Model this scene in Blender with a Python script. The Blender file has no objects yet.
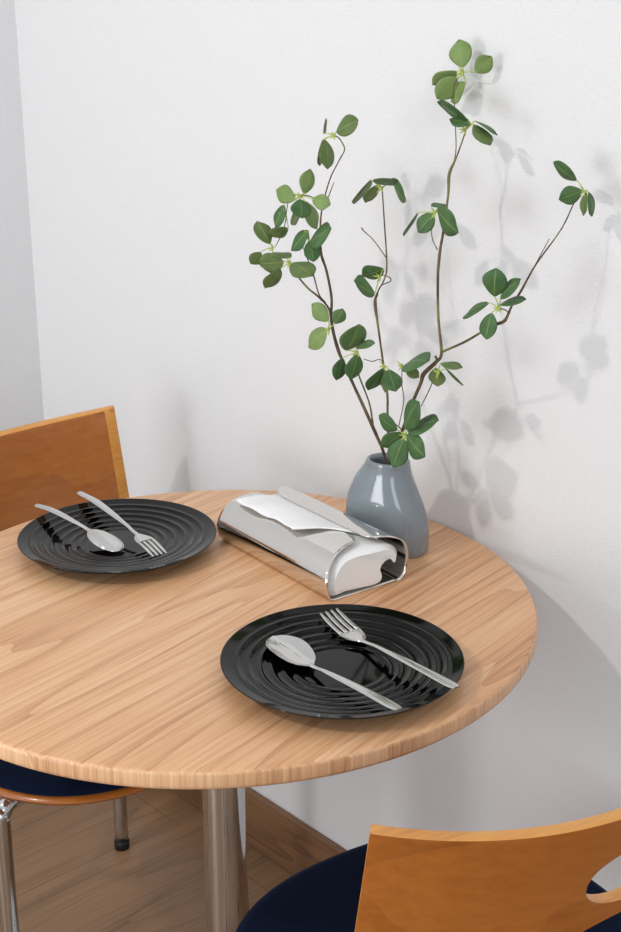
import bpy, bmesh, math, random
from mathutils import Vector, Matrix
random.seed(4)
PI = math.pi
SC = bpy.context.scene
COL = SC.collection
# world: X runs along the papered wall, Y points at it, Z up; metres; floor at 0

# ------------------------------------------------------------------ materials
def lin(c):
    return tuple(((v/255)/12.92 if v/255 <= .04045 else ((v/255+.055)/1.055)**2.4) for v in c)+(1,)
def mat(name):
    m = bpy.data.materials.new(name); m.use_nodes = True
    nt = m.node_tree; b = nt.nodes['Principled BSDF']
    return m, nt, b
def simple(name, col, rough=.5, metal=0, **kw):
    m, nt, b = mat(name)
    b.inputs['Base Color'].default_value = lin(col)
    b.inputs['Roughness'].default_value = rough
    b.inputs['Metallic'].default_value = metal
    for k, v in kw.items(): b.inputs[k.replace('_', ' ')].default_value = v
    return m, nt, b
def N(nt, t, **kw):
    n = nt.nodes.new(t)
    for k, v in kw.items():
        if k in n.inputs.keys(): n.inputs[k].default_value = v
        else: setattr(n, k, v)
    return n
def coords(nt, scale=(1,1,1), rot=(0,0,0), loc=(0,0,0), src='Object'):
    tc = N(nt, 'ShaderNodeTexCoord'); mp = N(nt, 'ShaderNodeMapping')
    mp.inputs['Scale'].default_value = scale; mp.inputs['Rotation'].default_value = rot; mp.inputs['Location'].default_value = loc
    nt.links.new(tc.outputs[src], mp.inputs['Vector'])
    return mp.outputs['Vector']
def ramp(nt, fac, stops):
    r = N(nt, 'ShaderNodeValToRGB'); e = r.color_ramp.elements
    while len(e) < len(stops): e.new(.5)
    for i, (p, c) in enumerate(stops): e[i].position = p; e[i].color = lin(c)
    nt.links.new(fac, r.inputs['Fac']); return r.outputs['Color']
def bump(nt, b, h, strength=.2, dist=.002):
    n = N(nt, 'ShaderNodeBump'); n.inputs['Strength'].default_value = strength; n.inputs['Distance'].default_value = dist
    nt.links.new(h, n.inputs['Height']); nt.links.new(n.outputs['Normal'], b.inputs['Normal'])
def wood(name, dark, mid, light, scale=1.0, rot=0, rough=.35, ring=.5, fine=.35, axis='Y', coat=0, planks=None, contrast=1.0, streak=None):
    """grain running along the object's local Y (before rot)"""
    m, nt, b = mat(name)
    sc = {'Y': (1, .09, 1), 'X': (.09, 1, 1), 'Z': (1, 1, .09)}[axis]
    vr = coords(nt, (1, 1, 1), (0, 0, rot))
    def stretched(k):
        mp = N(nt, 'ShaderNodeMapping'); mp.inputs['Scale'].default_value = tuple(scale*(1 if q == 1 else k) for q in sc)
        nt.links.new(vr, mp.inputs['Vector']); return mp.outputs['Vector']
    # flat-sawn figure: contour lines of a long stretched noise
    n1 = N(nt, 'ShaderNodeTexNoise'); n1.inputs['Scale'].default_value = 7; n1.inputs['Detail'].default_value = 2; n1.inputs['Roughness'].default_value = .45; n1.inputs['Distortion'].default_value = .1
    nt.links.new(stretched(.10), n1.inputs['Vector'])
    def math_(op, a, b=None):
        q = N(nt, 'ShaderNodeMath', operation=op)
        for k, x in enumerate((a, b)):
            if x is None: continue
            if isinstance(x, (int, float)): q.inputs[k].default_value = x
            else: nt.links.new(x, q.inputs[k])
        return q.outputs[0]
    saw = math_('FRACT', math_('MULTIPLY', n1.outputs['Fac'], 24*ring))
    line = math_('POWER', saw, 2.6)                      # early wood pale, ends in a darker late-wood line
    n2 = N(nt, 'ShaderNodeTexNoise'); n2.inputs['Scale'].default_value = 460; n2.inputs['Detail'].default_value = 3; n2.inputs['Roughness'].default_value = .6
    nt.links.new(stretched(.022), n2.inputs['Vector'])
    n3 = N(nt, 'ShaderNodeTexNoise'); n3.inputs['Scale'].default_value = 190; n3.inputs['Detail'].default_value = 2
    nt.links.new(stretched(.02), n3.inputs['Vector'])
    n4 = N(nt, 'ShaderNodeTexNoise'); n4.inputs['Scale'].default_value = 5; n4.inputs['Detail'].default_value = 1
    nt.links.new(stretched(.2), n4.inputs['Vector'])
    f = math_('MULTIPLY', line, -.24*contrast)
    f = math_('ADD', f, math_('MULTIPLY', math_('SUBTRACT', n2.outputs['Fac'], .5), 1.3*fine*contrast))
    f = math_('ADD', f, math_('MULTIPLY', math_('SUBTRACT', n3.outputs['Fac'], .5), .62*contrast))
    f = math_('ADD', f, math_('MULTIPLY', math_('SUBTRACT', n4.outputs['Fac'], .5), .7))
    f = math_('ADD', f, .56)
    col = ramp(nt, f, [(.15, dark), (.5, mid), (.85, light)])
    if planks:
        vb = coords(nt, (1, 1, 1), (0, 0, PI/2 if planks == 'Y' else 0))
        bk = N(nt, 'ShaderNodeTexBrick'); bk.offset = .37
        bk.inputs['Scale'].default_value = 1; bk.inputs['Brick Width'].default_value = 1.2; bk.inputs['Row Height'].default_value = .17
        bk.inputs['Mortar Size'].default_value = .0012; bk.inputs['Mortar Smooth'].default_value = .2; bk.inputs['Bias'].default_value = 0
        bk.inputs['Color1'].default_value = (1, 1, 1, 1); bk.inputs['Color2'].default_value = (.88, .87, .86, 1); bk.inputs['Mortar'].default_value = (.6, .56, .52, 1)
        nt.links.new(vb, bk.inputs['Vector'])
        mx = N(nt, 'ShaderNodeMix'); mx.data_type = 'RGBA'; mx.blend_type = 'MULTIPLY'; mx.inputs[0].default_value = 1
        nt.links.new(col, mx.inputs[6]); nt.links.new(bk.outputs['Color'], mx.inputs[7]); col = mx.outputs[2]
    nt.links.new(col, b.inputs['Base Color'])
    b.inputs['Roughness'].default_value = rough
    b.inputs['Coat Weight'].default_value = coat; b.inputs['Coat Roughness'].default_value = .15
    bump(nt, b, n2.outputs['Fac'], .12, .0008)
    return m

# papered wall: matt white with a fine horizontal weave
def wall_mat(name, col):
    m, nt, b = simple(name, col, .75)
    b.inputs['Specular IOR Level'].default_value = .25
    v = coords(nt, (1, 1, 2.6))
    n = N(nt, 'ShaderNodeTexNoise'); n.inputs['Scale'].default_value = 170; n.inputs['Detail'].default_value = 5; n.inputs['Roughness'].default_value = .62
    nt.links.new(v, n.inputs['Vector']); bump(nt, b, n.outputs['Fac'], .3, .0018)
    c = ramp(nt, n.outputs['Fac'], [(.3, tuple(x-4 for x in col)), (.7, tuple(min(255, x+2) for x in col))])
    nt.links.new(c, b.inputs['Base Color'])
    return m
M = {}
M['wall'] = wall_mat('white_wallpaper', (228, 229, 231))
M['wall2'] = wall_mat('white_wallpaper_side', (228, 229, 231))
M['floor'] = wood('brown_oak_floor', (108, 82, 58), (146, 114, 84), (166, 132, 98), 1.0, 0, .38, .4, .35, 'Y', planks='Y', contrast=.75)
M['base'] = wood('brown_oak_baseboard', (96, 66, 45), (126, 92, 64), (146, 110, 80), 1.3, 0, .45, .5, .45, 'X')
M['oak'] = wood('light_oak_laminate', (184, 130, 90), (220, 169, 125), (238, 198, 156), .85, -.17, .33, .6, .5, 'Y', contrast=1.0)
M['oak_edge'] = wood('light_oak_edge_band', (190, 140, 100), (220, 174, 132), (236, 196, 156), 1, 0, .4, .2, .6, 'Z', contrast=1.3)
M['ply'] = wood('honey_plywood', (146, 82, 26), (168, 97, 33), (182, 110, 44), .6, 0, .3, .25, .25, 'Y', coat=.35)
M['ply_edge'] = wood('plywood_edge', (190, 122, 46), (212, 144, 60), (224, 160, 76), 1.0, 0, .35, .3, .5, 'Y', coat=.3)  # pale end grain, made lighter still with top light put into the colour
M['chrome'], _, _ = simple('chrome', (205, 206, 208), .09, 1)
M['steel'], _, _ = simple('polished_steel', (226, 224, 220), .06, 1)
M['cutlery'], _, _ = simple('stainless_cutlery', (214, 213, 210), .12, 1)
M['rubber'], _, _ = simple('black_rubber', (20, 20, 20), .6)
M['plate'], _, _ = simple('black_glazed_stoneware', (3, 3, 3), .06, 0, Specular_IOR_Level=.22)
M['tissue'], nt_, b_ = simple('white_tissue', (240, 240, 240), .9)
v_ = coords(nt_, (1, 1, 1)); n_ = N(nt_, 'ShaderNodeTexNoise'); n_.inputs['Scale'].default_value = 60; n_.inputs['Detail'].default_value = 3
nt_.links.new(v_, n_.inputs['Vector']); bump(nt_, b_, n_.outputs['Fac'], .35, .003)
M['vase'], nt_, b_ = simple('grey_glazed_ceramic', (120, 130, 137), .14, 0, Coat_Weight=.6, Coat_Roughness=.05)
M['vase_in'], _, _ = simple('dark_vase_inside', (62, 68, 72), .4)
m_, nt_, b_ = simple('navy_velour', (7, 17, 38), .95, 0, Sheen_Weight=.25, Sheen_Roughness=.5, Specular_IOR_Level=.1); M['navy'] = m_
b_.inputs['Sheen Tint'].default_value = lin((60, 85, 130))
v_ = coords(nt_); n_ = N(nt_, 'ShaderNodeTexNoise'); n_.inputs['Scale'].default_value = 900; nt_.links.new(v_, n_.inputs['Vector']); bump(nt_, b_, n_.outputs['Fac'], .4, .001)
def leaf_mat(name, a, c):
    m, nt, b = simple(name, a, .5)
    v = coords(nt); n = N(nt, 'ShaderNodeTexNoise'); n.inputs['Scale'].default_value = 45; n.inputs['Detail'].default_value = 3
    nt.links.new(v, n.inputs['Vector'])
    colr = ramp(nt, n.outputs['Fac'], [(.35, a), (.68, c)])
    # pale midrib and side veins from the leaf's own UV
    uv = N(nt, 'ShaderNodeUVMap'); sx = N(nt, 'ShaderNodeSeparateXYZ'); nt.links.new(uv.outputs['UV'], sx.inputs[0])
    ab = N(nt, 'ShaderNodeMath', operation='ABSOLUTE'); nt.links.new(sx.outputs['X'], ab.inputs[0])
    lt = N(nt, 'ShaderNodeMapRange'); lt.inputs['From Min'].default_value = .02; lt.inputs['From Max'].default_value = .09; lt.inputs['To Min'].default_value = .45; lt.inputs['To Max'].default_value = 0
    nt.links.new(ab.outputs[0], lt.inputs['Value'])
    mx = N(nt, 'ShaderNodeMix'); mx.data_type = 'RGBA'; mx.inputs[7].default_value = lin((150, 172, 100))
    nt.links.new(lt.outputs[0], mx.inputs[0]); nt.links.new(colr, mx.inputs[6]); nt.links.new(mx.outputs[2], b.inputs['Base Color'])
    b.inputs['Specular IOR Level'].default_value = .3
    tr = N(nt, 'ShaderNodeBsdfTranslucent'); nt.links.new(mx.outputs[2], tr.inputs['Color'])
    ms = N(nt, 'ShaderNodeMixShader'); ms.inputs[0].default_value = .12
    out = nt.nodes['Material Output']
    nt.links.new(b.outputs[0], ms.inputs[1]); nt.links.new(tr.outputs[0], ms.inputs[2]); nt.links.new(ms.outputs[0], out.inputs['Surface'])
    return m
M['leaf_l'] = leaf_mat('leaf_light_green', (120, 146, 84), (138, 162, 102))
M['leaf_o'] = leaf_mat('leaf_olive_green', (92, 114, 64), (112, 132, 80))
M['leaf_m'] = leaf_mat('leaf_mid_green', (90, 120, 76), (110, 138, 92))
M['leaf_d'] = leaf_mat('leaf_dark_green', (64, 98, 56), (86, 120, 74))
M['calyx'], _, _ = simple('pale_yellow_green', (172, 188, 96), .5)
m_, nt_, b_ = mat('brown_green_stem'); M['stem'] = m_
v_ = coords(nt_); n_ = N(nt_, 'ShaderNodeTexNoise'); n_.inputs['Scale'].default_value = 38; n_.inputs['Detail'].default_value = 4
nt_.links.new(v_, n_.inputs['Vector']); c_ = ramp(nt_, n_.outputs['Fac'], [(.38, (70, 54, 42)), (.52, (104, 84, 58)), (.66, (118, 122, 66))])
nt_.links.new(c_, b_.inputs['Base Color']); b_.inputs['Roughness'].default_value = .7; bump(nt_, b_, n_.outputs['Fac'], .6, .002)

# ------------------------------------------------------------------ helpers
def obj(name, bm, mats, parent=None, smooth=True, loc=None):
    me = bpy.data.meshes.new(name)
    bmesh.ops.recalc_face_normals(bm, faces=bm.faces)
    bm.to_mesh(me); bm.free()
    for m in (mats if isinstance(mats, (list, tuple)) else [mats]): me.materials.append(m)
    if smooth:
        for f in me.polygons: f.use_smooth = True
    o = bpy.data.objects.new(name, me); COL.objects.link(o)
    if parent: o.parent = parent
    if loc: o.location = loc
    return o
def auto(o, deg=40):
    o.data.shade_smooth() if False else None
    md = o.modifiers.new('edges', 'EDGE_SPLIT'); md.split_angle = math.radians(deg); md.use_edge_sharp = False
    return o
def bevel(o, w, seg=3, ang=40):
    md = o.modifiers.new('bevel', 'BEVEL'); md.width = w; md.segments = seg; md.limit_method = 'ANGLE'; md.angle_limit = math.radians(ang)
    return o
def thing(name, label, cat, loc=(0,0,0), rz=0, group=None):
    o = bpy.data.objects.new(name, None); COL.objects.link(o); o.empty_display_size = .05
    o.location = loc; o.rotation_euler = (0, 0, rz); o['label'] = label; o['category'] = cat
    if group: o['group'] = group
    return o
def tag(o, label, cat, group=None):
    o['label'] = label; o['category'] = cat
    if group: o['group'] = group
    return o
def add_box(bm, x0, x1, y0, y1, z0, z1):
    vs = [bm.verts.new(p) for p in ((x0,y0,z0),(x1,y0,z0),(x1,y1,z0),(x0,y1,z0),(x0,y0,z1),(x1,y0,z1),(x1,y1,z1),(x0,y1,z1))]
    for q in ((0,3,2,1),(4,5,6,7),(0,1,5,4),(1,2,6,5),(2,3,7,6),(3,0,4,7)): bm.faces.new([vs[i] for i in q])
def lathe(bm, prof, n=96, cx=0, cy=0):
    rings = []
    for r, z in prof:
        if r < 1e-6: rings.append([bm.verts.new((cx, cy, z))])
        else: rings.append([bm.verts.new((cx+r*math.cos(2*PI*i/n), cy+r*math.sin(2*PI*i/n), z)) for i in range(n)])
    for a, b in zip(rings, rings[1:]):
        for i in range(n):
            j = (i+1) % n
            if len(a) == 1 and len(b) == 1: continue
            if len(a) == 1: bm.faces.new((a[0], b[i], b[j]))
            elif len(b) == 1: bm.faces.new((a[i], a[j], b[0]))
            else: bm.faces.new((a[i], a[j], b[j], b[i]))
def smooth_path(pts, sub=5):
    """Catmull-Rom through (x,y,z,r)"""
    P = [Vector(p) for p in pts]; P = [P[0]*2-P[1]]+P+[P[-1]*2-P[-2]]
    out = []
    for i in range(1, len(P)-2):
        a, b, c, d = P[i-1], P[i], P[i+1], P[i+2]
        for k in range(sub):
            t = k/sub
            out.append(.5*((2*b)+(c-a)*t+(2*a-5*b+4*c-d)*t*t+(3*b-a-3*c+d)*t**3))
    out.append(P[-2].copy()); return out
def tube(bm, pts, n=8, sub=5, caps=True, wob=0):
    path = smooth_path([Vector(p) for p in pts], sub) if sub > 1 else [Vector(p) for p in pts]
    pos = [Vector(p[:3]) for p in path]; rad = [max(p[3], 1e-4) for p in path]
    t0 = (pos[1]-pos[0]).normalized(); up = Vector((0,0,1)) if abs(t0.z) < .9 else Vector((1,0,0))
    side = t0.cross(up).normalized(); rings = []
    for i, p in enumerate(pos):
        t = (pos[min(i+1, len(pos)-1)]-pos[max(i-1, 0)]).normalized()
        side = (side-t*side.dot(t)).normalized(); u = t.cross(side)
        r = rad[i]*(1+wob*random.uniform(-1, 1))
        rings.append([bm.verts.new(p+(side*math.cos(2*PI*k/n)+u*math.sin(2*PI*k/n))*r) for k in range(n)])
    for a, b in zip(rings, rings[1:]):
        for k in range(n): bm.faces.new((a[k], a[(k+1) % n], b[(k+1) % n], b[k]))
    if caps: bm.faces.new(rings[0][::-1]); bm.faces.new(rings[-1])
def pipe(bm, pts, r, n=20, sub=6):
    tube(bm, [(*p, r) for p in pts], n, sub)
def superell(a, b, e, th):
    c, s = math.cos(th), math.sin(th)
    return (a*math.copysign(abs(c)**(2/e), c), b*math.copysign(abs(s)**(2/e), s))
def loft(bm, rings, close_first=True, close_last=True):
    R = [[bm.verts.new(p) for p in r] for r in rings]; n = len(R[0])
    for a, b in zip(R, R[1:]):
        for k in range(n): bm.faces.new((a[k], a[(k+1) % n], b[(k+1) % n], b[k]))
    if close_first: bm.faces.new(R[0][::-1])
    if close_last: bm.faces.new(R[-1])
    return R
def profile_sheet(bm, prof, t, y_of, thick, both=True):
    pass

# ------------------------------------------------------------------ the room
WY = 1.27; LX = -2.178; RX = 1.9; FY = -2.3; H = 2.6
def struct(name, bm, m, smooth=False):
    o = obj(name, bm, m, None, smooth); o['kind'] = 'structure'; return o
bm = bmesh.new(); add_box(bm, LX-.1, RX, FY, WY+.1, -.06, 0); struct('floor', bm, M['floor'])
bm = bmesh.new(); add_box(bm, LX-.1, RX, WY, WY+.1, 0, H); struct('wall_back', bm, M['wall'])
bm = bmesh.new(); add_box(bm, LX-.1, LX, FY, WY, 0, H); struct('wall_left', bm, M['wall2'])
def baseboard(name, x0, x1, y0, y1):
    bm = bmesh.new(); add_box(bm, x0, x1, y0, y1, 0, .114); o = struct(name, bm, M['base']); bevel(o, .003, 2); return o
baseboard('baseboard_back', LX+.013, RX, WY-.012, WY)
M['base_y'] = wood('brown_oak_baseboard_side', (96, 66, 45), (126, 92, 64), (146, 110, 80), 1.3, 0, .45, .5, .45, 'Y')
bm = bmesh.new(); add_box(bm, LX, LX+.012, FY, WY, 0, .114); o = struct('baseboard_left', bm, M['base_y']); bevel(o, .003, 2)

# ------------------------------------------------------------------ table
TX, TY, TZ, TR = -1.136, .885, .75, .383
t = thing('round_table', 'round dining table with light oak top on a single chrome post', 'table', (TX, TY, 0))
bm = bmesh.new(); th = .0215
prof = [(0, TZ-th), (TR-.008, TZ-th)]+[(TR-.006+.006*math.cos(a), TZ-th+.006+.006*math.sin(a)) for a in (-PI/2, -PI/3, -PI/6, 0)]
prof += [(TR-.0045+.0045*math.cos(a), TZ-.0045+.0045*math.sin(a)) for a in (0, PI/8, PI/4, 3*PI/8, PI/2)]+[(TR-.05, TZ), (TR-.2, TZ), (0, TZ)]
lathe(bm, prof, 160)
for f in bm.faces:
    c_ = f.calc_center_median()
    if TR*.994 < c_.xy.length and c_.z < TZ-.0012: f.material_index = 1
auto(obj('tabletop', bm, [M['oak'], M['oak_edge']], t), 50)
bm = bmesh.new(); lathe(bm, [(.0, .026), (.0275, .026), (.0275, TZ-th-.006), (0, TZ-th-.006)], 48); auto(obj('post', bm, M['chrome'], t))
bm = bmesh.new(); lathe(bm, [(0, TZ-th-.008), (.075, TZ-th-.008), (.08, TZ-th-.004), (.08, TZ-th), (0, TZ-th)], 48); auto(obj('mounting_plate', bm, M['rubber'], t))
bm = bmesh.new(); lathe(bm, [(0, 0), (.205, 0), (.21, .004), (.205, .009), (.12, .018), (.045, .026), (0, .026)], 72); auto(obj('base', bm, M['chrome'], t), 60)

# ------------------------------------------------------------------ chairs
def make_chair(label, loc, rz, R, e, zt, bx, hole, arch=1, chamfer=0, back_th=.013, hw=.245):
    """local x forward, seat centre at the origin; bx = how far the back's crest lies behind it"""
    c = thing('dining_chair', label, 'chair', loc, rz, None)
    lean = .17
    # --- seat: plywood shell and velour pad, rounded-square outline
    def ring(a, b, z, e_=2.35, n=72): return [(*superell(a, b, e_, 2*PI*i/n), z) for i in range(n)]
    bm = bmesh.new(); loft(bm, [ring(.196, .212, .456), ring(.207, .222, .458), ring(.210, .225, .463), ring(.207, .222, .468), ring(.196, .212, .469)])
    auto(obj('seat_shell', bm, M['ply'], c), 60)
    bm = bmesh.new(); loft(bm, [ring(.196, .211, .4675), ring(.206, .221, .471), ring(.210, .225, .477), ring(.207, .222, .484), ring(.196, .211, .4885), ring(.16, .175, .491), ring(.08, .085, .492)])
    obj('seat_cushion', bm, M['navy'], c)
    # --- bent plywood back with its cut-out
    def plate(s, z, f):          # f: depth through the board, 0 = front face
        a = s/R
        x = -bx+R*(1-math.cos(a))+(zt-z)*math.tan(lean)-f*math.cos(a)
        return Vector((x, -(R+f)*math.sin(a), z))
    cz = hole[2] if hole else zt-.05
    top = [(s, zt+e*(s/hw)**2) for s in [hw*(-1+k/24*1) for k in range(0, 49)]]
    zb = .615
    bot = [(s, zb+arch*(zt-.112-zb)*max(0, 1-(abs(s)/(hw*.60))**2.6)) for s in [hw*(1-k/24) for k in range(0, 49)]]
    outer = []
    rc = .006
    for s, z in top: outer.append((s, z))
    for k in range(1, 6): outer.append((hw, top[-1][1]+(bot[0][1]-top[-1][1])*k/6))
    for s, z in bot: outer.append((s, z))
    for k in range(1, 6): outer.append((-hw, bot[-1][1]+(top[0][1]-bot[-1][1])*k/6))
    n = len(outer)
    hs, hz = (hole[0], hole[1]) if hole else (.02, .01)
    inner = []
    for s, z in outer:
        a = math.atan2((z-cz)/1.0, s*.6)
        inner.append((hs*math.copysign(abs(math.cos(a))**.93, math.cos(a)), cz+hz*math.copysign(abs(math.sin(a))**.93, math.sin(a))))
    m = 9; bm = bmesh.new(); G = []
    for f in (0, back_th):
        rows = []
        for j in range(m+1):
            u = j/m
            ff = f
            if chamfer and f == 0: u = .93*j/(m-1) if j < m else 1; ff = chamfer if j == m else 0
            rows.append([bm.verts.new(plate(i_[0]*(1-u)+o_[0]*u, i_[1]*(1-u)+o_[1]*u, ff)) for i_, o_ in zip(inner, outer)])
        for j, (a_, b_) in enumerate(zip(rows, rows[1:])):
            for k in range(n):
                fc = bm.faces.new((a_[k], a_[(k+1) % n], b_[(k+1) % n], b_[k]))
                if chamfer and f == 0 and j == m-1: fc.material_index = 1
        if not hole:
            bm.faces.new(rows[0])
        G.append(rows)
    for k in range(n):
        fc = bm.faces.new((G[0][-1][k], G[0][-1][(k+1) % n], G[1][-1][(k+1) % n], G[1][-1][k])); fc.material_index = 1
        if hole:
            fc = bm.faces.new((G[0][0][k], G[0][0][(k+1) % n], G[1][0][(k+1) % n], G[1][0][k])); fc.material_index = 1
    o = obj('backrest', bm, [M['ply'], M['ply_edge']], c); bevel(o, .0012, 2, 50); auto(o, 35)
    # --- chrome frame
    r = .0122
    for s in (-1, 1):
        bm = bmesh.new()      # front leg: up, elbow, in under the seat
        pipe(bm, [(.074, s*.224, .012), (.067, s*.224, .2), (.068, s*.224, .415), (.068, s*.221, .436), (.067, s*.210, .447), (.066, s*.19, .448), (.065, s*.165, .448)], r)
        lg = obj('leg', bm, M['chrome'], c)
        bm = bmesh.new(); lathe(bm, [(0, 0), (.0135, 0), (.0138, .012), (.0128, .016), (0, .016)], 20, .074, s*.224); obj('foot_cap', bm, M['rubber'], lg)
        bm = bmesh.new()      # rear leg carries on up to hold the back
        xb = plate(s*.15, .66, back_th).x
        pipe(bm, [(-.228, s*.233, .012), (-.222, s*.231, .2), (-.200, s*.226, .42), (-.212, s*.205, .5), (xb-.03, s*.165, .58), (xb-.014, s*.155, .64), (xb-.016, s*.152, .69)], r)
        lg = obj('leg', bm, M['chrome'], c)
        bm = bmesh.new(); lathe(bm, [(0, 0), (.0135, 0), (.0138, .012), (.0128, .016), (0, .016)], 20, -.228, s*.233); obj('foot_cap', bm, M['rubber'], lg)
        bm = bmesh.new(); pipe(bm, [(.085, s*.165, .446), (0, s*.158, .446), (-.15, s*.175, .446), (-.20, s*.222, .446)], .009); obj('seat_rail', bm, M['chrome'], c)
    return c
make_chair('plywood chair with dark navy seat, across the table against the left wall', (-1.437, .887, 0), math.radians(8), .45, .016, .813, .274, None, 0, .006, .015, .262)
make_chair('plywood chair with cut-out back and navy seat, nearest the camera at lower right', (-.7312, .858, 0), math.radians(171.4), .36, .016, .816, .246, (.060, .030, .749))

# ------------------------------------------------------------------ plates
def make_plate(label, loc):
    t = thing('dinner_plate', label, 'plate', loc, 0, 'black dinner plates')
    up = []
    for k in range(0, 131):
        r = .13*k/130
        z = .0065
        if r > .05: z += .0145*((r-.05)/.08)**1.5
        for rr, am in ((.050, .0009), (.0615, .0012), (.075, .0010), (.0885, .0013), (.101, .0009), (.113, .0011)):
            z += am*math.exp(-((r-rr)/.0028)**2)
        up.append((r, z))
    un = [(.1305, .0205), (.128, .0185), (.11, .011), (.09, .0055), (.08, .003), (.078, 0), (.072, 0), (.070, .002), (0, .002)]
    bm = bmesh.new(); lathe(bm, up+un, 128); o = obj('dish', bm, M['plate'], t)
    return t
make_plate('round black ridged plate at far left, under the face-down spoon and fork', (-1.349, .885, TZ))
make_plate('round black ridged plate at front right, under the face-up spoon and fork', (-.897, .864, TZ))

# ------------------------------------------------------------------ cutlery
def strip(bm, st, n=10):
    """st: (x, half width, z centre, dish depth, thickness) stations; dish>0 = hollow upwards"""
    rings = []
    for x, w, z, d, t_ in st:
        top = []; bot = []
        for k in range(n+1):
            u = -1+2*k/n
            zz = z+d*(u*u)
            e_ = t_*.5*max(.15, 1-u**4)
            top.append((x, w*u, zz+e_)); bot.append((x, w*u, zz-e_))
        rings.append(top+bot[::-1])
    loft(bm, rings)
def interp(pts, x):
    for a, b in zip(pts, pts[1:]):
        if x <= b[0]:
            u = (x-a[0])/(b[0]-a[0]); u = u*u*(3-2*u) if len(a) > 2 else u
            return a[1]+(b[1]-a[1])*u
    return pts[-1][1]
def spline(pts, x):
    P = [(-1, pts[0][1])]+list(pts)+[(9, pts[-1][1])]
    for i in range(1, len(P)-2):
        if x <= P[i+1][0] or i == len(P)-3:
            x0, x1 = P[i][0], P[i+1][0]; h = x1-x0; t = min(1, max(0, (x-x0)/h))
            m0 = (P[i+1][1]-P[i-1][1])/(P[i+1][0]-P[i-1][0])*h if i > 1 else P[i+1][1]-P[i][1]
            m1 = (P[i+2][1]-P[i][1])/(P[i+2][0]-P[i][0])*h if i < len(P)-3 else P[i+1][1]-P[i][1]
            return (2*t**3-3*t*t+1)*P[i][1]+(t**3-2*t*t+t)*m0+(-2*t**3+3*t*t)*P[i+1][1]+(t**3-t*t)*m1
    return pts[-1][1]
def cutlery(kind, label, tip, end, zc, hs, group=None, flip=1, sc=1.0, hw=.0085):
    """origin at the tip, x to the handle end; zc: centre-line height stations (fraction of length, z above table)"""
    d = Vector((end[0]-tip[0], end[1]-tip[1])); L = d.length
    t = thing(kind, label, 'spoon' if kind == 'spoon' else 'fork', (tip[0], tip[1], TZ), math.atan2(d.y, d.x), group)
    zf = lambda x: spline(zc, x/L)
    hl = (.074 if kind == 'spoon' else .069)*sc
    # handle
    st = []
    x0 = hl+.004
    for k in range(29):
        x = x0+(L-x0)*k/28
        u = (x-x0)/(L-x0)
        w = spline([(0, .0030), (.12, .0028), (.40, .0050), (.85, hw*.78), (1, hw*.75)], u)
        if k == 28: w *= .72
        if k == 27: w *= .93
        st.append((x, w, zf(x), -.0004, .0019+.0010*(1-u)))
    bm = bmesh.new(); strip(bm, st); auto(obj('handle', bm, M['cutlery'], t), 50)
    if kind == 'spoon':
        st = []
        for k in range(23):
            u = k/22; x = u*hl if k else .0004
            w = .0232*sc*math.sqrt(max(0, 1-abs((u-.46)/(.46 if u < .46 else .58))**2.0))
            w = max(w, .0031 if u > .5 else .0015)
            dd = hs*(min(1, w/(.0232*sc)))**1.3
            rim = zf(x)
            st.append((x, w, rim-flip*dd, flip*dd, .0015))
        st.append((hl+.0055, .0030, zf(hl+.0055), 0, .0028))
        bm = bmesh.new(); strip(bm, st, 16); auto(obj('bowl', bm, M['cutlery'], t), 60)
    else:
        a = .041*sc; st = []
        for k in range(12):
            u = k/11; x = a+(hl-a)*u
            w = .0145*sc*(1-u**2.2)+.0031*u**2.2
            st.append((x, w, zf(x)-flip*.0012*(1-u), flip*.0012*(1-u), .0018+.0008*u))
        st.append((hl+.0055, .0030, zf(hl+.0055), 0, .0028))
        bm = bmesh.new(); strip(bm, st); hd = auto(obj('head', bm, M['cutlery'], t), 60)
        for j in range(4):
            yc = (-1.5+j)*.0077*sc; bm = bmesh.new(); rings = []
            for k in range(10):
                u = k/9; x = (a+.0015)*u
                w = (.0012+.0012*min(1, u*3))*sc; hgt = .0007+.0003*u; z = zf(x); y = yc*(.96+.04*u)
                rings.append([(x, y-w, z-hgt), (x, y+w, z-hgt), (x, y+w, z+hgt), (x, y-w, z+hgt)])
            loft(bm, rings); obj('tine', bm, M['cutlery'], hd)
    return t
cutlery('spoon', 'stainless spoon face up, its bowl towards the left on the front plate', (-.988, .844), (-.770, .819), [(0, .0175), (.15, .0178), (.33, .0130), (.45, .0170), (.75, .0245), (1, .0285)], .0076, None, 1, .93)
cutlery('fork', 'stainless fork with tines up on the front plate, nearer the napkin holder', (-.985, .926), (-.758, .891), [(0, .0230), (.14, .0158), (.28, .0135), (.42, .0185), (.7, .0250), (1, .0300)], 0)
cutlery('spoon', 'stainless spoon face down on the far plate, leftmost with its handle over the rim', (-1.318, .868), (-1.490, .848), [(0, .0100), (.12, .0150), (.36, .0225), (.5, .0265), (.8, .0320), (1, .0310)], .007, None, -1, .80)
cutlery('fork', 'stainless fork with tines down on the far plate, its handle over the rim', (-1.269, .895), (-1.491, .918), [(0, .0120), (.14, .0190), (.28, .0215), (.42, .0265), (.8, .0330), (1, .0318)], 0, None, -1, .86)

# ------------------------------------------------------------------ napkin holder
HA = math.atan2(.098, -.995)          # long axis direction, from the near end to the far end
hold = thing('napkin_holder', 'mirror-polished steel napkin holder curled from one sheet, beside the grey vase', 'napkin holder', (-1.033, .978, TZ), HA)
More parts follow.
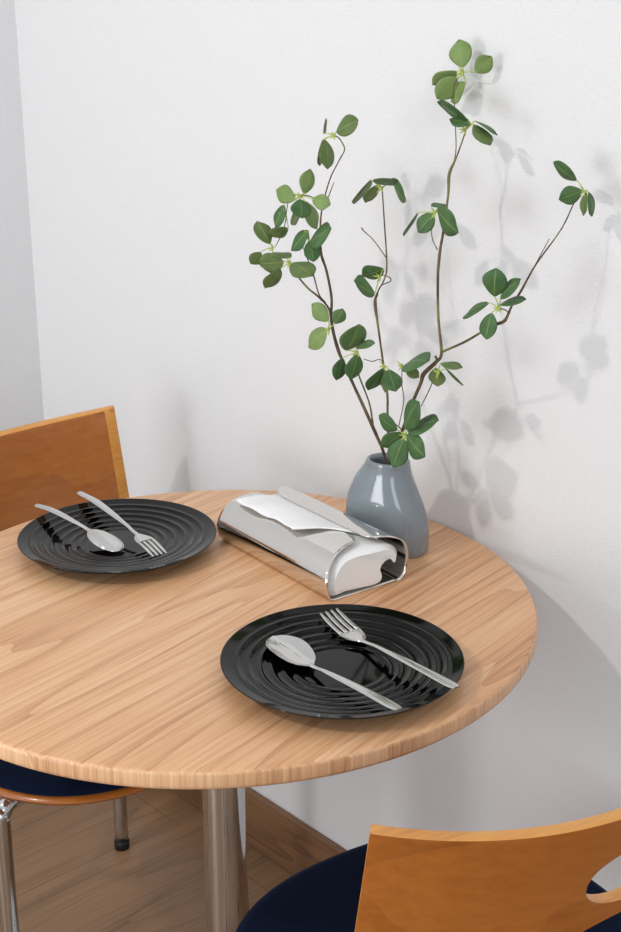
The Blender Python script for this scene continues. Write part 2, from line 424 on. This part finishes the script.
# local x: along the axis (0 near .. L far); local y is -U, so use y = -u
def sheet_obj(name, prof, x0f, x1f, thick, m, parent, nx=40, sub=4, ruffle=None):
    """extrude an open profile (u,z) along x; the ends may vary with the profile parameter"""
    pr = smooth_path([(u, z, 0, 0) for u, z in prof], sub)
    n = len(pr); bm = bmesh.new(); V = []
    for j, q in enumerate(pr):
        w = j/(n-1); a, b = x0f(w), x1f(w); row = []
        for i in range(nx+1):
            x = a+(b-a)*i/nx; u, z = q[0], q[1]
            if ruffle: u, z = ruffle(u, z, w, i/nx, x)
            row.append(bm.verts.new((x, -u, z)))
        V.append(row)
    for r0, r1 in zip(V, V[1:]):
        for i in range(nx): bm.faces.new((r0[i], r0[i+1], r1[i+1], r1[i]))
    o = obj(name, bm, m, parent)
    md = o.modifiers.new('thickness', 'SOLIDIFY'); md.thickness = thick; md.offset = 0
    return o
L = .246
cl = lambda v, a, b: max(a, min(b, v))
def rnd_end(w, w0, depth):            # rounds the free corner of a sheet near parameter w -> 1
    return depth*(1-math.sqrt(max(0, 1-cl((w-w0)/(1-w0), 0, 1)**2)))
# base, front wall and inward lip
sheet_obj('body', [(.104, .0012), (.085, .0008), (.05, .0008), (.018, .0008), (.004, .0012), (-.001, .005), (-.0045, .014), (-.005, .026), (.000, .038), (.010, .048), (.024, .0545), (.042, .0575), (.054, .0582), (.064, .0572)],
          lambda w: .003+.02*cl((w-.55)/.3, 0, 1)+rnd_end(w, .86, .03), lambda w: L-rnd_end(w, .80, .03), .0012, M['steel'], hold, 44)
# back roll ending in the narrow top flap
sheet_obj('back_roll', [(.103, .0012), (.110, .0035), (.116, .012), (.119, .025), (.118, .040), (.111, .0525), (.098, .0600), (.084, .0622), (.068, .0612)],
          lambda w: rnd_end(w, .55, .030), lambda w: L-.004-rnd_end(w, .55, .045), .0012, M['steel'], hold, 44)

# napkins: a folded stack lying in the curl, and one loose napkin drawn up over the lip
nap = thing('napkin_stack', 'stack of folded white napkins tucked inside the steel holder', 'napkins', (-1.033, .978, TZ), HA)
prof = [(.004, .003), (.03, .0025), (.062, .003), (.078, .006), (.081, .014), (.078, .022), (.080, .030), (.090, .035), (.100, .033), (.106, .026), (.111, .026), (.112, .034), (.105, .044), (.093, .050), (.078, .052), (.060, .0515), (.040, .050), (.020, .045), (.008, .036), (.002, .026), (.0005, .014)]
pr = smooth_path([(u, z, 0, 0) for u, z in prof+[prof[0]]], 3)[:-1]
bm = bmesh.new(); rings = []
cu, cz_ = .05, .026
for i in range(31):
    w = i/30; x = .004+(L-.012)*w
    k = 1-.5*max(0, 1-w/.03)**2*.25
    rings.append([(x+.004*math.sin(q[0]*60)*(1-w)+(-.012 if i == 0 else -.004 if i == 1 else 0)*0, -(cu+(q[0]-cu)*k), cz_+(q[1]-cz_)*k*(1-.06*max(0, w-.85)/.15)) for q in pr])
loft(bm, rings); o = obj('folded_napkins', bm, M['tissue'], nap); auto(o, 45)
nap2 = thing('paper_napkin', 'loose white paper napkin spread on top of the steel holder', 'napkin', (-1.033, .978, TZ), HA)
def ruf(u, z, w, v, x):
    k = max(0, 1-w*1.6)
    z += k*(.0024+.0013*math.sin(x*70+w*4)+.0009*math.sin(x*140+3*w))
    return u+.003*math.sin(x*55)*(1-w), z
sheet_obj('sheet', [(.016, .0560), (.026, .0590), (.042, .0610), (.056, .0604), (.066, .0590), (.076, .0577), (.086, .0560)],
          lambda w: .030+.070*(1-w)**.7-.01*w, lambda w: L-.014-.03*w, .0022, M['tissue'], nap2, 60, 4, ruf)

# ------------------------------------------------------------------ vase
VX, VY = -1.112, 1.1525
VR = math.radians(17.6)
vase = thing('vase', 'squat grey glazed ceramic vase with a small round mouth, holding the branches', 'vase', (VX, VY, TZ), VR)
# (z, left reach, right reach, half depth, exponent)
lv = [(0, .0535, .0535, .029, 3.0), (.0015, .0555, .0555, .0305, 3.0), (.010, .0570, .0565, .033, 2.8), (.025, .0575, .0560, .035, 2.7), (.040, .0575, .0545, .0355, 2.6), (.055, .0580, .0505, .035, 2.5), (.070, .0565, .0445, .034, 2.4),
      (.082, .0525, .0395, .032, 2.3), (.094, .0475, .0345, .030, 2.2), (.105, .0405, .0310, .0275, 2.1), (.114, .0345, .0290, .0265, 2.0), (.120, .0315, .0285, .026, 2.0), (.1225, .030, .0275, .0253, 2.0), (.1235, .028, .0258, .0238, 2.0), (.1225, .026, .024, .0222, 2.0)]
inn = [(.116, .0235, .0235, .0218, 2.0), (.105, .030, .025, .0225, 2.1), (.085, .042, .033, .027, 2.2), (.05, .050, .045, .030, 2.5), (.010, .050, .049, .026, 2.6), (.006, .03, .03, .015, 2.2)]
def vring(z, a, b, d, e_, n=72):
    out = []
    for i in range(n):
        th_ = 2*PI*i/n; x, y = superell(1, 1, e_, th_)
        out.append((x*(b if x > 0 else a), y*d, z))
    return out
def dense(seq):
    P = smooth_path4(seq); return P
def smooth_path4(seq, sub=3):
    P = [list(s) for s in seq]; P = [[2*a-b for a, b in zip(P[0], P[1])]]+P+[[2*a-b for a, b in zip(P[-1], P[-2])]]; out = []
    for i in range(1, len(P)-2):
        for k in range(sub):
            t_ = k/sub
            out.append([.5*((2*b)+(c-a)*t_+(2*a-5*b+4*c-d)*t_*t_+(3*b-a-3*c+d)*t_**3) for a, b, c, d in zip(P[i-1], P[i], P[i+1], P[i+2])])
    out.append(P[-2]); return out
bm = bmesh.new(); loft(bm, [vring(*s) for s in smooth_path4(lv)+[list(s) for s in inn]])
for f in bm.faces:
    pass
o = obj('vase_body', bm, M['vase'], vase)

# ------------------------------------------------------------------ branches
BRANCHES = {'left': {'clusters': [((-1.217, 1.092, 1.2064),
                        [((-1.2101, 1.0932, 1.2094), (-1.2071, 1.0998, 1.2374), 0.0177, 'l'), ((-1.2236, 1.0912, 1.2022), (-1.2527, 1.0868, 1.2096), 0.0204, 'l'),
                         ((-1.1952, 1.0932, 1.2048), (-1.1724, 1.0998, 1.1997), 0.0176, 'l'), ((-1.214, 1.09, 1.2032), (-1.1988, 1.079, 1.1841), 0.0228, 'd'),
                         ((-1.2192, 1.094, 1.2011), (-1.2399, 1.105, 1.1691), 0.0115, 'l'), ((-1.2095, 1.0936, 1.2009), (-1.1993, 1.1024, 1.169), 0.0152, 'l')]),
                       ((-1.2333, 1.083, 1.1833),
                        [((-1.2351, 1.0818, 1.1949), (-1.2432, 1.0752, 1.1685), 0.0134, 'd'), ((-1.2272, 1.0814, 1.1667), (-1.2512, 1.0726, 1.156), 0.014, 'o')]),
                       ((-1.2437, 1.07, 1.1417),
                        [((-1.2494, 1.0696, 1.1452), (-1.2701, 1.0674, 1.1695), 0.0193, 'o'), ((-1.2664, 1.0692, 1.1329), (-1.2794, 1.0648, 1.1175), 0.0156, 'o')]),
                       ((-1.2035, 1.063, 1.1276),
                        [((-1.213, 1.0614, 1.1282), (-1.247, 1.0526, 1.1229), 0.024, 'o'), ((-1.2205, 1.0618, 1.1183), (-1.2396, 1.0552, 1.094), 0.0152, 'o'),
                         ((-1.1978, 1.0618, 1.1295), (-1.1564, 1.0552, 1.1211), 0.0238, 'o'), ((-1.2043, 1.0638, 1.1341), (-1.2386, 1.0682, 1.1353), 0.0113, 'o')]),
                       ((-1.1992, 1.09, 1.1611),
                        [((-1.1974, 1.0884, 1.1664), (-1.2165, 1.0796, 1.1419), 0.0152, 'd'), ((-1.1976, 1.0896, 1.1494), (-1.1583, 1.0874, 1.1721), 0.0177, 'd'),
                         ((-1.1945, 1.0884, 1.1537), (-1.1775, 1.0796, 1.1333), 0.0189, 'd')]),
                       ((-1.1822, 1.118, 1.2802),
                        [((-1.1797, 1.1188, 1.2847), (-1.1491, 1.1232, 1.2992), 0.0201, 'o'), ((-1.2057, 1.121, 1.2817), (-1.218, 1.1375, 1.2945), 0.0045, 'd'),
                         ((-1.1988, 1.1172, 1.2745), (-1.1885, 1.1128, 1.243), 0.0165, 'o'), ((-1.2037, 1.1184, 1.2741), (-1.2109, 1.1206, 1.2441), 0.0076, 'o')]),
                       ((-1.1799, 1.108, 1.04),
                        [((-1.1792, 1.1072, 1.0519), (-1.2036, 1.1028, 1.0693), 0.0185, 'l'), ((-1.1701, 1.1088, 1.0493), (-1.1608, 1.1132, 1.0682), 0.0166, 'm'),
                         ((-1.1824, 1.1068, 1.041), (-1.2079, 1.1002, 1.0152), 0.0218, 'l')]),
                       ((-1.1318, 1.113, 1.0181),
                        [((-1.1516, 1.1118, 1.0179), (-1.1245, 1.1052, 1.0548), 0.0267, 'm'), ((-1.1367, 1.1142, 1.024), (-1.1126, 1.1208, 1.0323), 0.0089, 'm'),
                         ((-1.1586, 1.1118, 1.0067), (-1.1615, 1.1052, 0.9803), 0.0153, 'd'), ((-1.1305, 1.1118, 1.0168), (-1.1359, 1.1052, 0.9868), 0.0196, 'd')])],
          'stem': [[(-1.1141, 1.15, 0.8469, 1.6), (-1.1136, 1.146, 0.8783, 1.8), (-1.1218, 1.132, 0.9183, 2.2), (-1.1529, 1.12, 0.9813, 2.0),
                     (-1.1698, 1.115, 1.0145, 2.2), (-1.1775, 1.11, 1.0518, 1.9), (-1.1753, 1.108, 1.082, 1.6), (-1.1826, 1.106, 1.1155, 1.6),
                     (-1.1922, 1.105, 1.1383, 1.7), (-1.1943, 1.106, 1.1699, 1.2), (-1.196, 1.11, 1.1897, 1.0), (-1.1928, 1.112, 1.2063, 0.9),
                     (-1.1853, 1.115, 1.2306, 0.8), (-1.1754, 1.12, 1.2515, 0.8), (-1.1664, 1.12, 1.2653, 0.8), (-1.1757, 1.12, 1.277, 0.8),
                     (-1.1822, 1.118, 1.2802, 0.8)]],
          'twig': [[(-1.1924, 1.11, 1.19, 0.7), (-1.1834, 1.11, 1.2081, 0.7), (-1.176, 1.112, 1.2256, 0.5)],
                    [(-1.1218, 1.132, 0.9189, 1.2), (-1.1223, 1.131, 0.9288, 1.2), (-1.1248, 1.127, 0.9527, 1.1), (-1.1369, 1.12, 0.9871, 1.1),
                     (-1.1409, 1.115, 1.0121, 1.0), (-1.1346, 1.114, 1.0186, 0.9)],
                    [(-1.1771, 1.11, 1.0466, 1.4), (-1.1769, 1.105, 1.0681, 1.4), (-1.1789, 1.09, 1.0849, 1.4), (-1.1842, 1.075, 1.0984, 1.3),
                     (-1.2002, 1.065, 1.1195, 1.1), (-1.2035, 1.063, 1.1268, 1.0)],
                    [(-1.1858, 1.108, 1.074, 0.9), (-1.1946, 1.104, 1.0847, 0.9), (-1.2015, 1.1, 1.1111, 1.0), (-1.2111, 1.095, 1.137, 0.7), (-1.213, 1.09, 1.1537, 0.6),
                     (-1.2074, 1.09, 1.1606, 0.6)],
                    [(-1.2399, 1.07, 1.1419, 0.5), (-1.2359, 1.075, 1.1538, 0.6), (-1.2319, 1.08, 1.1701, 0.6), (-1.2351, 1.088, 1.1951, 0.6),
                     (-1.2278, 1.09, 1.2055, 0.7), (-1.2147, 1.095, 1.2076, 0.7), (-1.2036, 1.1, 1.2058, 0.7), (-1.1957, 1.108, 1.1985, 0.7)],
                    [(-1.1233, 1.115, 1.0116, 0.6), (-1.1157, 1.122, 1.0086, 0.6), (-1.1162, 1.135, 1.0088, 0.6), (-1.1142, 1.142, 1.0047, 0.6)]]},
 'middle': {'clusters': [((-1.1221, 1.14, 1.1122),
                          [((-1.1145, 1.139, 1.1234), (-1.1441, 1.1335, 1.1124), 0.0175, 'd'), ((-1.1311, 1.1408, 1.0901), (-1.1698, 1.1452, 1.0983), 0.0177, 'd')]),
                         ((-1.1431, 1.162, 1.2166),
                          [((-1.1478, 1.1596, 1.2219), (-1.1095, 1.1464, 1.2324), 0.0139, 'd'), ((-1.1235, 1.1604, 1.2288), (-1.0937, 1.1516, 1.2091), 0.0107, 'd'),
                           ((-1.1515, 1.1616, 1.2202), (-1.167, 1.1594, 1.1987), 0.0127, 'o'), ((-1.1643, 1.1628, 1.225), (-1.1941, 1.1672, 1.1952), 0.0077, 'o')]),
                         ((-1.1151, 1.144, 0.999),
                          [((-1.1147, 1.1428, 0.9966), (-1.1339, 1.1362, 0.9669), 0.0153, 'd'), ((-1.1064, 1.1424, 0.9967), (-1.0858, 1.1336, 0.9756), 0.0228, 'd'),
                           ((-1.1166, 1.1448, 0.992), (-1.1184, 1.1492, 0.9647), 0.0115, 'o')])],
            'stem': [[(-1.1127, 1.158, 0.8453, 1.5), (-1.1106, 1.152, 0.8791, 1.5), (-1.1067, 1.143, 0.9324, 1.5), (-1.1099, 1.145, 0.9622, 1.5),
                       (-1.1203, 1.146, 1.0057, 1.4), (-1.1319, 1.148, 1.0485, 1.4), (-1.1394, 1.15, 1.0743, 2.2), (-1.1381, 1.152, 1.0875, 1.1),
                       (-1.1271, 1.154, 1.1084, 1.0), (-1.1261, 1.156, 1.1278, 1.0), (-1.136, 1.16, 1.1789, 0.9), (-1.1418, 1.162, 1.2115, 0.8),
                       (-1.1431, 1.162, 1.2172, 0.8)]],
            'twig': [[(-1.1271, 1.156, 1.1333, 0.7), (-1.1449, 1.152, 1.1527, 0.7), (-1.1615, 1.15, 1.1634, 0.8), (-1.1655, 1.15, 1.1667, 1.2)],
                      [(-1.137, 1.151, 1.0832, 0.7), (-1.1293, 1.148, 1.0979, 0.7), (-1.1068, 1.142, 1.1082, 0.7), (-1.103, 1.14, 1.1119, 0.7),
                       (-1.1066, 1.14, 1.1144, 0.7), (-1.1187, 1.14, 1.1152, 0.6)]]},
 'right': {'clusters': [((-1.0863, 1.24, 1.3536),
                         [((-1.0869, 1.2404, 1.3588), (-1.0952, 1.2426, 1.3888), 0.0254, 'l'), ((-1.0679, 1.2416, 1.3542), (-1.0522, 1.2504, 1.371), 0.0202, 'l'),
                          ((-1.0958, 1.2392, 1.3548), (-1.1266, 1.2348, 1.339), 0.0179, 'l'), ((-1.0948, 1.2384, 1.3482), (-1.1146, 1.2296, 1.3239), 0.0242, 'l'),
                          ((-1.0816, 1.2408, 1.3416), (-1.1054, 1.2452, 1.3195), 0.014, 'l')]),
                        ((-1.044, 1.2, 1.2909),
                         [((-1.0385, 1.1984, 1.3016), (-1.0764, 1.1896, 1.3204), 0.0098, 'd'), ((-1.0347, 1.1984, 1.298), (-1.0573, 1.1896, 1.3025), 0.0122, 'd'),
                          ((-1.0302, 1.1996, 1.2982), (-1.0049, 1.1974, 1.2779), 0.0147, 'o'), ((-1.0305, 1.2016, 1.3019), (-1.0065, 1.2104, 1.2881), 0.0031, 'd')]),
                        ((-1.0441, 1.152, 1.1982),
                         [((-1.039, 1.1504, 1.2036), (-1.0006, 1.1416, 1.1835), 0.0205, 'd'), ((-1.0448, 1.1504, 1.1983), (-1.0591, 1.1416, 1.1763), 0.0194, 'd'),
                          ((-1.0323, 1.1532, 1.2052), (-1.053, 1.1598, 1.2077), 0.0084, 'd'), ((-1.0722, 1.1516, 1.1952), (-1.0902, 1.1494, 1.1682), 0.0031, 'd')]),
                        ((-0.8798, 1.215, 1.2341),
                         [((-0.8889, 1.2138, 1.2449), (-0.915, 1.2072, 1.2617), 0.0117, 'd'), ((-0.8793, 1.213, 1.2343), (-0.9004, 1.202, 1.2244), 0.0186, 'd'),
                          ((-0.8756, 1.2146, 1.233), (-0.8753, 1.2124, 1.2093), 0.0081, 'o'), ((-0.8731, 1.2158, 1.2335), (-0.87, 1.2202, 1.208), 0.007, 'd')]),
                        ((-0.921, 1.129, 1.1064),
                         [((-0.9284, 1.1282, 1.1194), (-0.9247, 1.1238, 1.15), 0.0253, 'd'), ((-0.9222, 1.1302, 1.1172), (-0.9019, 1.1368, 1.1398), 0.0115, 'd'),
                          ((-0.9222, 1.1306, 1.1106), (-0.8955, 1.1394, 1.119), 0.008, 'd'), ((-0.9356, 1.1274, 1.1109), (-0.9629, 1.1186, 1.0915), 0.0092, 'd'),
                          ((-0.9309, 1.1278, 1.1001), (-0.9318, 1.1212, 1.0725), 0.0185, 'd')]),
                        ((-1.0675, 1.126, 1.0115),
                         [((-1.0643, 1.1244, 1.0124), (-1.0172, 1.1156, 1.0294), 0.016, 'd'), ((-1.0615, 1.1268, 1.01), (-1.0454, 1.1312, 1.001), 0.0123, 'o')]),
                        ((-1.0116, 1.13, 1.0131),
                         [((-1.0084, 1.1312, 1.0259), (-0.983, 1.1378, 1.0242), 0.0091, 'o'), ((-1.0158, 1.1308, 1.0183), (-1.0156, 1.1352, 0.9963), 0.0182, 'o'),
                          ((-0.9998, 1.1308, 1.0203), (-0.978, 1.1352, 1.0054), 0.003, 'd')]),
                        ((-1.0606, 1.128, 0.9225),
                         [((-1.0609, 1.1272, 0.9315), (-1.0364, 1.1228, 0.9703), 0.0213, 'd'), ((-1.0741, 1.1276, 0.927), (-1.1021, 1.1254, 0.9387), 0.0164, 'd'),
                          ((-1.0572, 1.1288, 0.9294), (-1.0154, 1.1332, 0.9512), 0.0163, 'd'), ((-1.0564, 1.1264, 0.9253), (-1.0198, 1.1176, 0.9098), 0.0225, 'd'),
                          ((-1.061, 1.126, 0.9199), (-1.0667, 1.115, 0.8853), 0.0251, 'd'), ((-1.0651, 1.1264, 0.9262), (-1.0874, 1.1176, 0.9048), 0.0188, 'd')])],
           'stem': [[(-1.0995, 1.148, 0.8512, 1.8), (-1.0923, 1.145, 0.8853, 1.8), (-1.0761, 1.138, 0.9217, 1.9), (-1.0611, 1.139, 0.9616, 2.0),
                      (-1.0479, 1.14, 0.9915, 2.2), (-1.0434, 1.14, 1.0039, 2.8), (-1.0237, 1.141, 1.0232, 2.2), (-1.0178, 1.142, 1.0353, 1.9),
                      (-1.0319, 1.15, 1.0752, 1.7), (-1.0437, 1.16, 1.1189, 1.7), (-1.0465, 1.164, 1.1382, 1.9), (-1.0482, 1.168, 1.1548, 1.7),
                      (-1.0479, 1.172, 1.1748, 1.6), (-1.0495, 1.18, 1.2162, 1.5), (-1.0532, 1.185, 1.2402, 2.2), (-1.0474, 1.19, 1.2595, 1.1),
                      (-1.0445, 1.2, 1.2863, 0.9), (-1.0432, 1.2, 1.291, 0.9)]],
           'twig': [[(-1.0528, 1.186, 1.2425, 0.8), (-1.0531, 1.195, 1.2642, 0.6), (-1.0709, 1.212, 1.3006, 0.6), (-1.0924, 1.232, 1.3372, 0.6),
                      (-1.0869, 1.24, 1.3522, 0.5)],
                     [(-1.0172, 1.142, 1.0359, 1.5), (-0.9778, 1.136, 1.056, 1.5), (-0.9478, 1.132, 1.0744, 1.5), (-0.9296, 1.132, 1.0858, 1.8),
                      (-0.9198, 1.138, 1.0917, 2.0), (-0.9205, 1.15, 1.1066, 1.2), (-0.9153, 1.16, 1.1249, 1.4), (-0.9094, 1.175, 1.1519, 1.0),
                      (-0.8966, 1.195, 1.1853, 0.8), (-0.8938, 1.205, 1.2002, 0.8), (-0.891, 1.212, 1.2166, 0.7), (-0.8863, 1.214, 1.228, 0.6)],
                     [(-0.9112, 1.163, 1.135, 0.8), (-0.9051, 1.168, 1.1523, 0.6), (-0.8963, 1.18, 1.1824, 0.5)],
                     [(-0.9184, 1.138, 1.0925, 0.8), (-0.9113, 1.134, 1.1012, 0.7), (-0.9141, 1.13, 1.106, 0.7), (-0.9206, 1.129, 1.1062, 0.7)],
                     [(-1.0523, 1.167, 1.1516, 0.7), (-1.0538, 1.16, 1.1642, 0.6), (-1.0524, 1.156, 1.1759, 0.6), (-1.0461, 1.152, 1.1933, 0.6)],
                     [(-1.0449, 1.138, 0.9622, 0.6), (-1.0304, 1.134, 0.9834, 0.7), (-1.0219, 1.132, 0.9984, 0.7), (-1.0131, 1.13, 1.0116, 0.7)],
                     [(-1.0806, 1.137, 0.9292, 0.6), (-1.0687, 1.132, 0.9652, 0.6), (-1.0686, 1.128, 0.9867, 0.6), (-1.0675, 1.126, 1.009, 0.6)],
                     [(-1.0651, 1.132, 0.9203, 0.8), (-1.0797, 1.138, 0.9261, 0.8), (-1.0923, 1.14, 0.9294, 0.8), (-1.096, 1.139, 0.9354, 0.8)],
                     [(-1.022, 1.141, 1.0228, 1.6), (-1.0264, 1.141, 1.0294, 1.5)]]}}
CAM = Vector((0, 0, 1.4217))
def leaf(bm, uvl, B0, T0, wid, mi, rl, view):
    """one leaf from stalk end B0 to tip T0, seen wid wide from the front side"""
    ax = T0-B0; Ln = ax.length; ax.normalize()
    vis = ax.cross(view).normalized()
    wid *= 1.12; Ln *= 1.04; full = max(wid*1.02, Ln*.74)
    c = min(1, wid*.98/full); tau = math.acos(c)*rl.choice((-1, 1))
    if tau > 0: pass
    side = vis*math.cos(tau)+ax.cross(vis)*math.sin(tau)
    nrm = side.cross(ax).normalized()
    if nrm.dot(-view) < 0: nrm = -nrm
    n, m = 18, 8
    lob = rl.uniform(.0, .07); ph = rl.uniform(-1, 1); fold = rl.uniform(.10, .26); arch = rl.uniform(.06, .16)
    G = []
    for i in range(n+1):
        u = i/n
        w = max(.05, math.sin(PI*u**1.22)**.56) if 0 < u < 1 else .04
        row = []
        for j in range(m+1):
            v = -1+2*j/m
            y = w*v*full*.5*(1+.05*math.sin(u*7+ph*3+v*2)*abs(v))
            x = u*Ln*(1.0-.0*abs(v))+Ln*.05*(abs(v)-v*v)*4*max(0, u-.7)/.3
            z = Ln*arch*math.sin(PI*u)*.5-fold*(abs(v)**1.5)*w*full*.28-Ln*.02*math.sin(v*5+ph)*u
            row.append(bm.verts.new(B0+ax*x+side*y+nrm*z))
        G.append(row)
    for i in range(n):
        for j in range(m):
            f = bm.faces.new((G[i][j], G[i][j+1], G[i+1][j+1], G[i+1][j])); f.material_index = mi
            for lp, (a, b) in zip(f.loops, ((i, j), (i, j+1), (i+1, j+1), (i+1, j))):
                lp[uvl].uv = ((-1+2*b/m)*1.0, a/n)
TI = {'l': 0, 'o': 1, 'm': 2, 'd': 3}
LM = [M['leaf_l'], M['leaf_o'], M['leaf_m'], M['leaf_d']]
rl = random.Random(11)
LABEL = {'left': 'leafy green branch in the vase, leaning left with the densest leaves',
         'middle': 'thin leafy branch in the vase, the middle one, with a curled twig',
         'right': 'forked leafy branch in the vase, reaching to the top and to the right'}
for nm, br in BRANCHES.items():
    o0 = Vector(br['stem'][0][0][:3])
    root = thing('leafy_branch', LABEL[nm], 'branch', o0)
    rel = lambda p: (p[0]-o0.x, p[1]-o0.y, p[2]-o0.z, p[3]/1000)
    for kind, n_, s_ in (('stem', 10, 5), ('twig', 7, 5)):
        for pl in br[kind]:
            bm = bmesh.new(); tube(bm, [rel(p) for p in pl], n_, s_, True, .07); obj(kind, bm, M['stem'], root)
    for node, lv_ in br['clusters']:
        nd = Vector(node); bm = bmesh.new(); uvl = bm.loops.layers.uv.new('UVMap')
        bc = bmesh.new()
        view = (nd-CAM).normalized()
        for b3, t3, w, ti in lv_:
            B0 = Vector(b3)-nd; T0 = Vector(t3)-nd
            leaf(bm, uvl, B0, T0, w, TI[ti], rl, view)
            e1 = B0+(T0-B0)*.12
            if B0.length > .002: tube(bc, [(0, 0, 0, .0010), tuple(B0*.55+Vector((0, 0, .001)))+(.0007,), tuple(B0)+(.0006,), tuple(e1)+(.0003,)], 6, 3)
        # small pointed sepals round the node
        for k in range(5):
            a = k*2*PI/5+rl.random(); d = Vector((math.cos(a)*.7, -.5, math.sin(a)*.7)).normalized()*rl.uniform(.006, .010)
            tube(bc, [(0, 0, 0, .0012), tuple(d*.5)+(.0010,), tuple(d)+(.0002,)], 6, 3)
        cl_ = obj('leaf_cluster', bm, LM, root, True, nd-o0)
        md = cl_.modifiers.new('thickness', 'SOLIDIFY'); md.thickness = .0004
        obj('calyx', bc, M['calyx'], cl_)

# ------------------------------------------------------------------ light
def area(name, loc, target, size, energy, col=(1, 1, 1), sy=None):
    l = bpy.data.lights.new(name, 'AREA'); l.energy = energy; l.color = col
    if sy: l.shape = 'RECTANGLE'; l.size = size; l.size_y = sy
    else: l.shape = 'DISK'; l.size = size
    o = bpy.data.objects.new(name, l); COL.objects.link(o); o.location = loc
    o.rotation_euler = (Vector(target)-Vector(loc)).to_track_quat('-Z', 'Y').to_euler(); return o
area('ceiling_downlight', (-1.31, -.865, 2.41), (-1.136, .95, .8), .11, 14, (1, .95, .89))
area('window_daylight', (-1.35, -2.1, 1.0), (-1.3, 1.0, .8), 1.0, 27, (.96, .98, 1.0), 1.1)
area('side_fill', (1.5, -1.3, 1.7), (-1.9, .4, .9), 1.0, 13, (.96, .98, 1.0), 1.2)  # added fill without a known source, brightens the left wall and shadows
wd = bpy.data.worlds.new('room_ambience'); SC.world = wd; wd.use_nodes = True
nt = wd.node_tree; bg = nt.nodes['Background']
tc = N(nt, 'ShaderNodeTexCoord'); sp = N(nt, 'ShaderNodeSeparateXYZ'); nt.links.new(tc.outputs['Generated'], sp.inputs[0])
mr = N(nt, 'ShaderNodeMapRange'); mr.inputs['From Min'].default_value = -.5; mr.inputs['From Max'].default_value = .25
nt.links.new(sp.outputs['Z'], mr.inputs['Value'])
cr = N(nt, 'ShaderNodeValToRGB'); cr.color_ramp.elements[0].color = (.90, .94, 1.0, 1); cr.color_ramp.elements[1].color = (.94, .97, 1.0, 1)
nt.links.new(mr.outputs[0], cr.inputs['Fac']); nt.links.new(cr.outputs['Color'], bg.inputs['Color']); bg.inputs['Strength'].default_value = .77

# ------------------------------------------------------------------ camera
cd = bpy.data.cameras.new('camera'); cam = bpy.data.objects.new('camera', cd); COL.objects.link(cam)
cam.location = CAM; cam.rotation_euler = (math.radians(90-19.257), 0, math.radians(47.63))
cd.sensor_fit = 'VERTICAL'; cd.sensor_height = 36; cd.lens = 1297.4/932*36; cd.clip_start = .02
SC.camera = cam
SC.view_settings.view_transform = 'Standard'; SC.view_settings.look = 'None'; SC.view_settings.gamma = 1; SC.view_settings.exposure = 0
SC.view_settings.use_curve_mapping = False
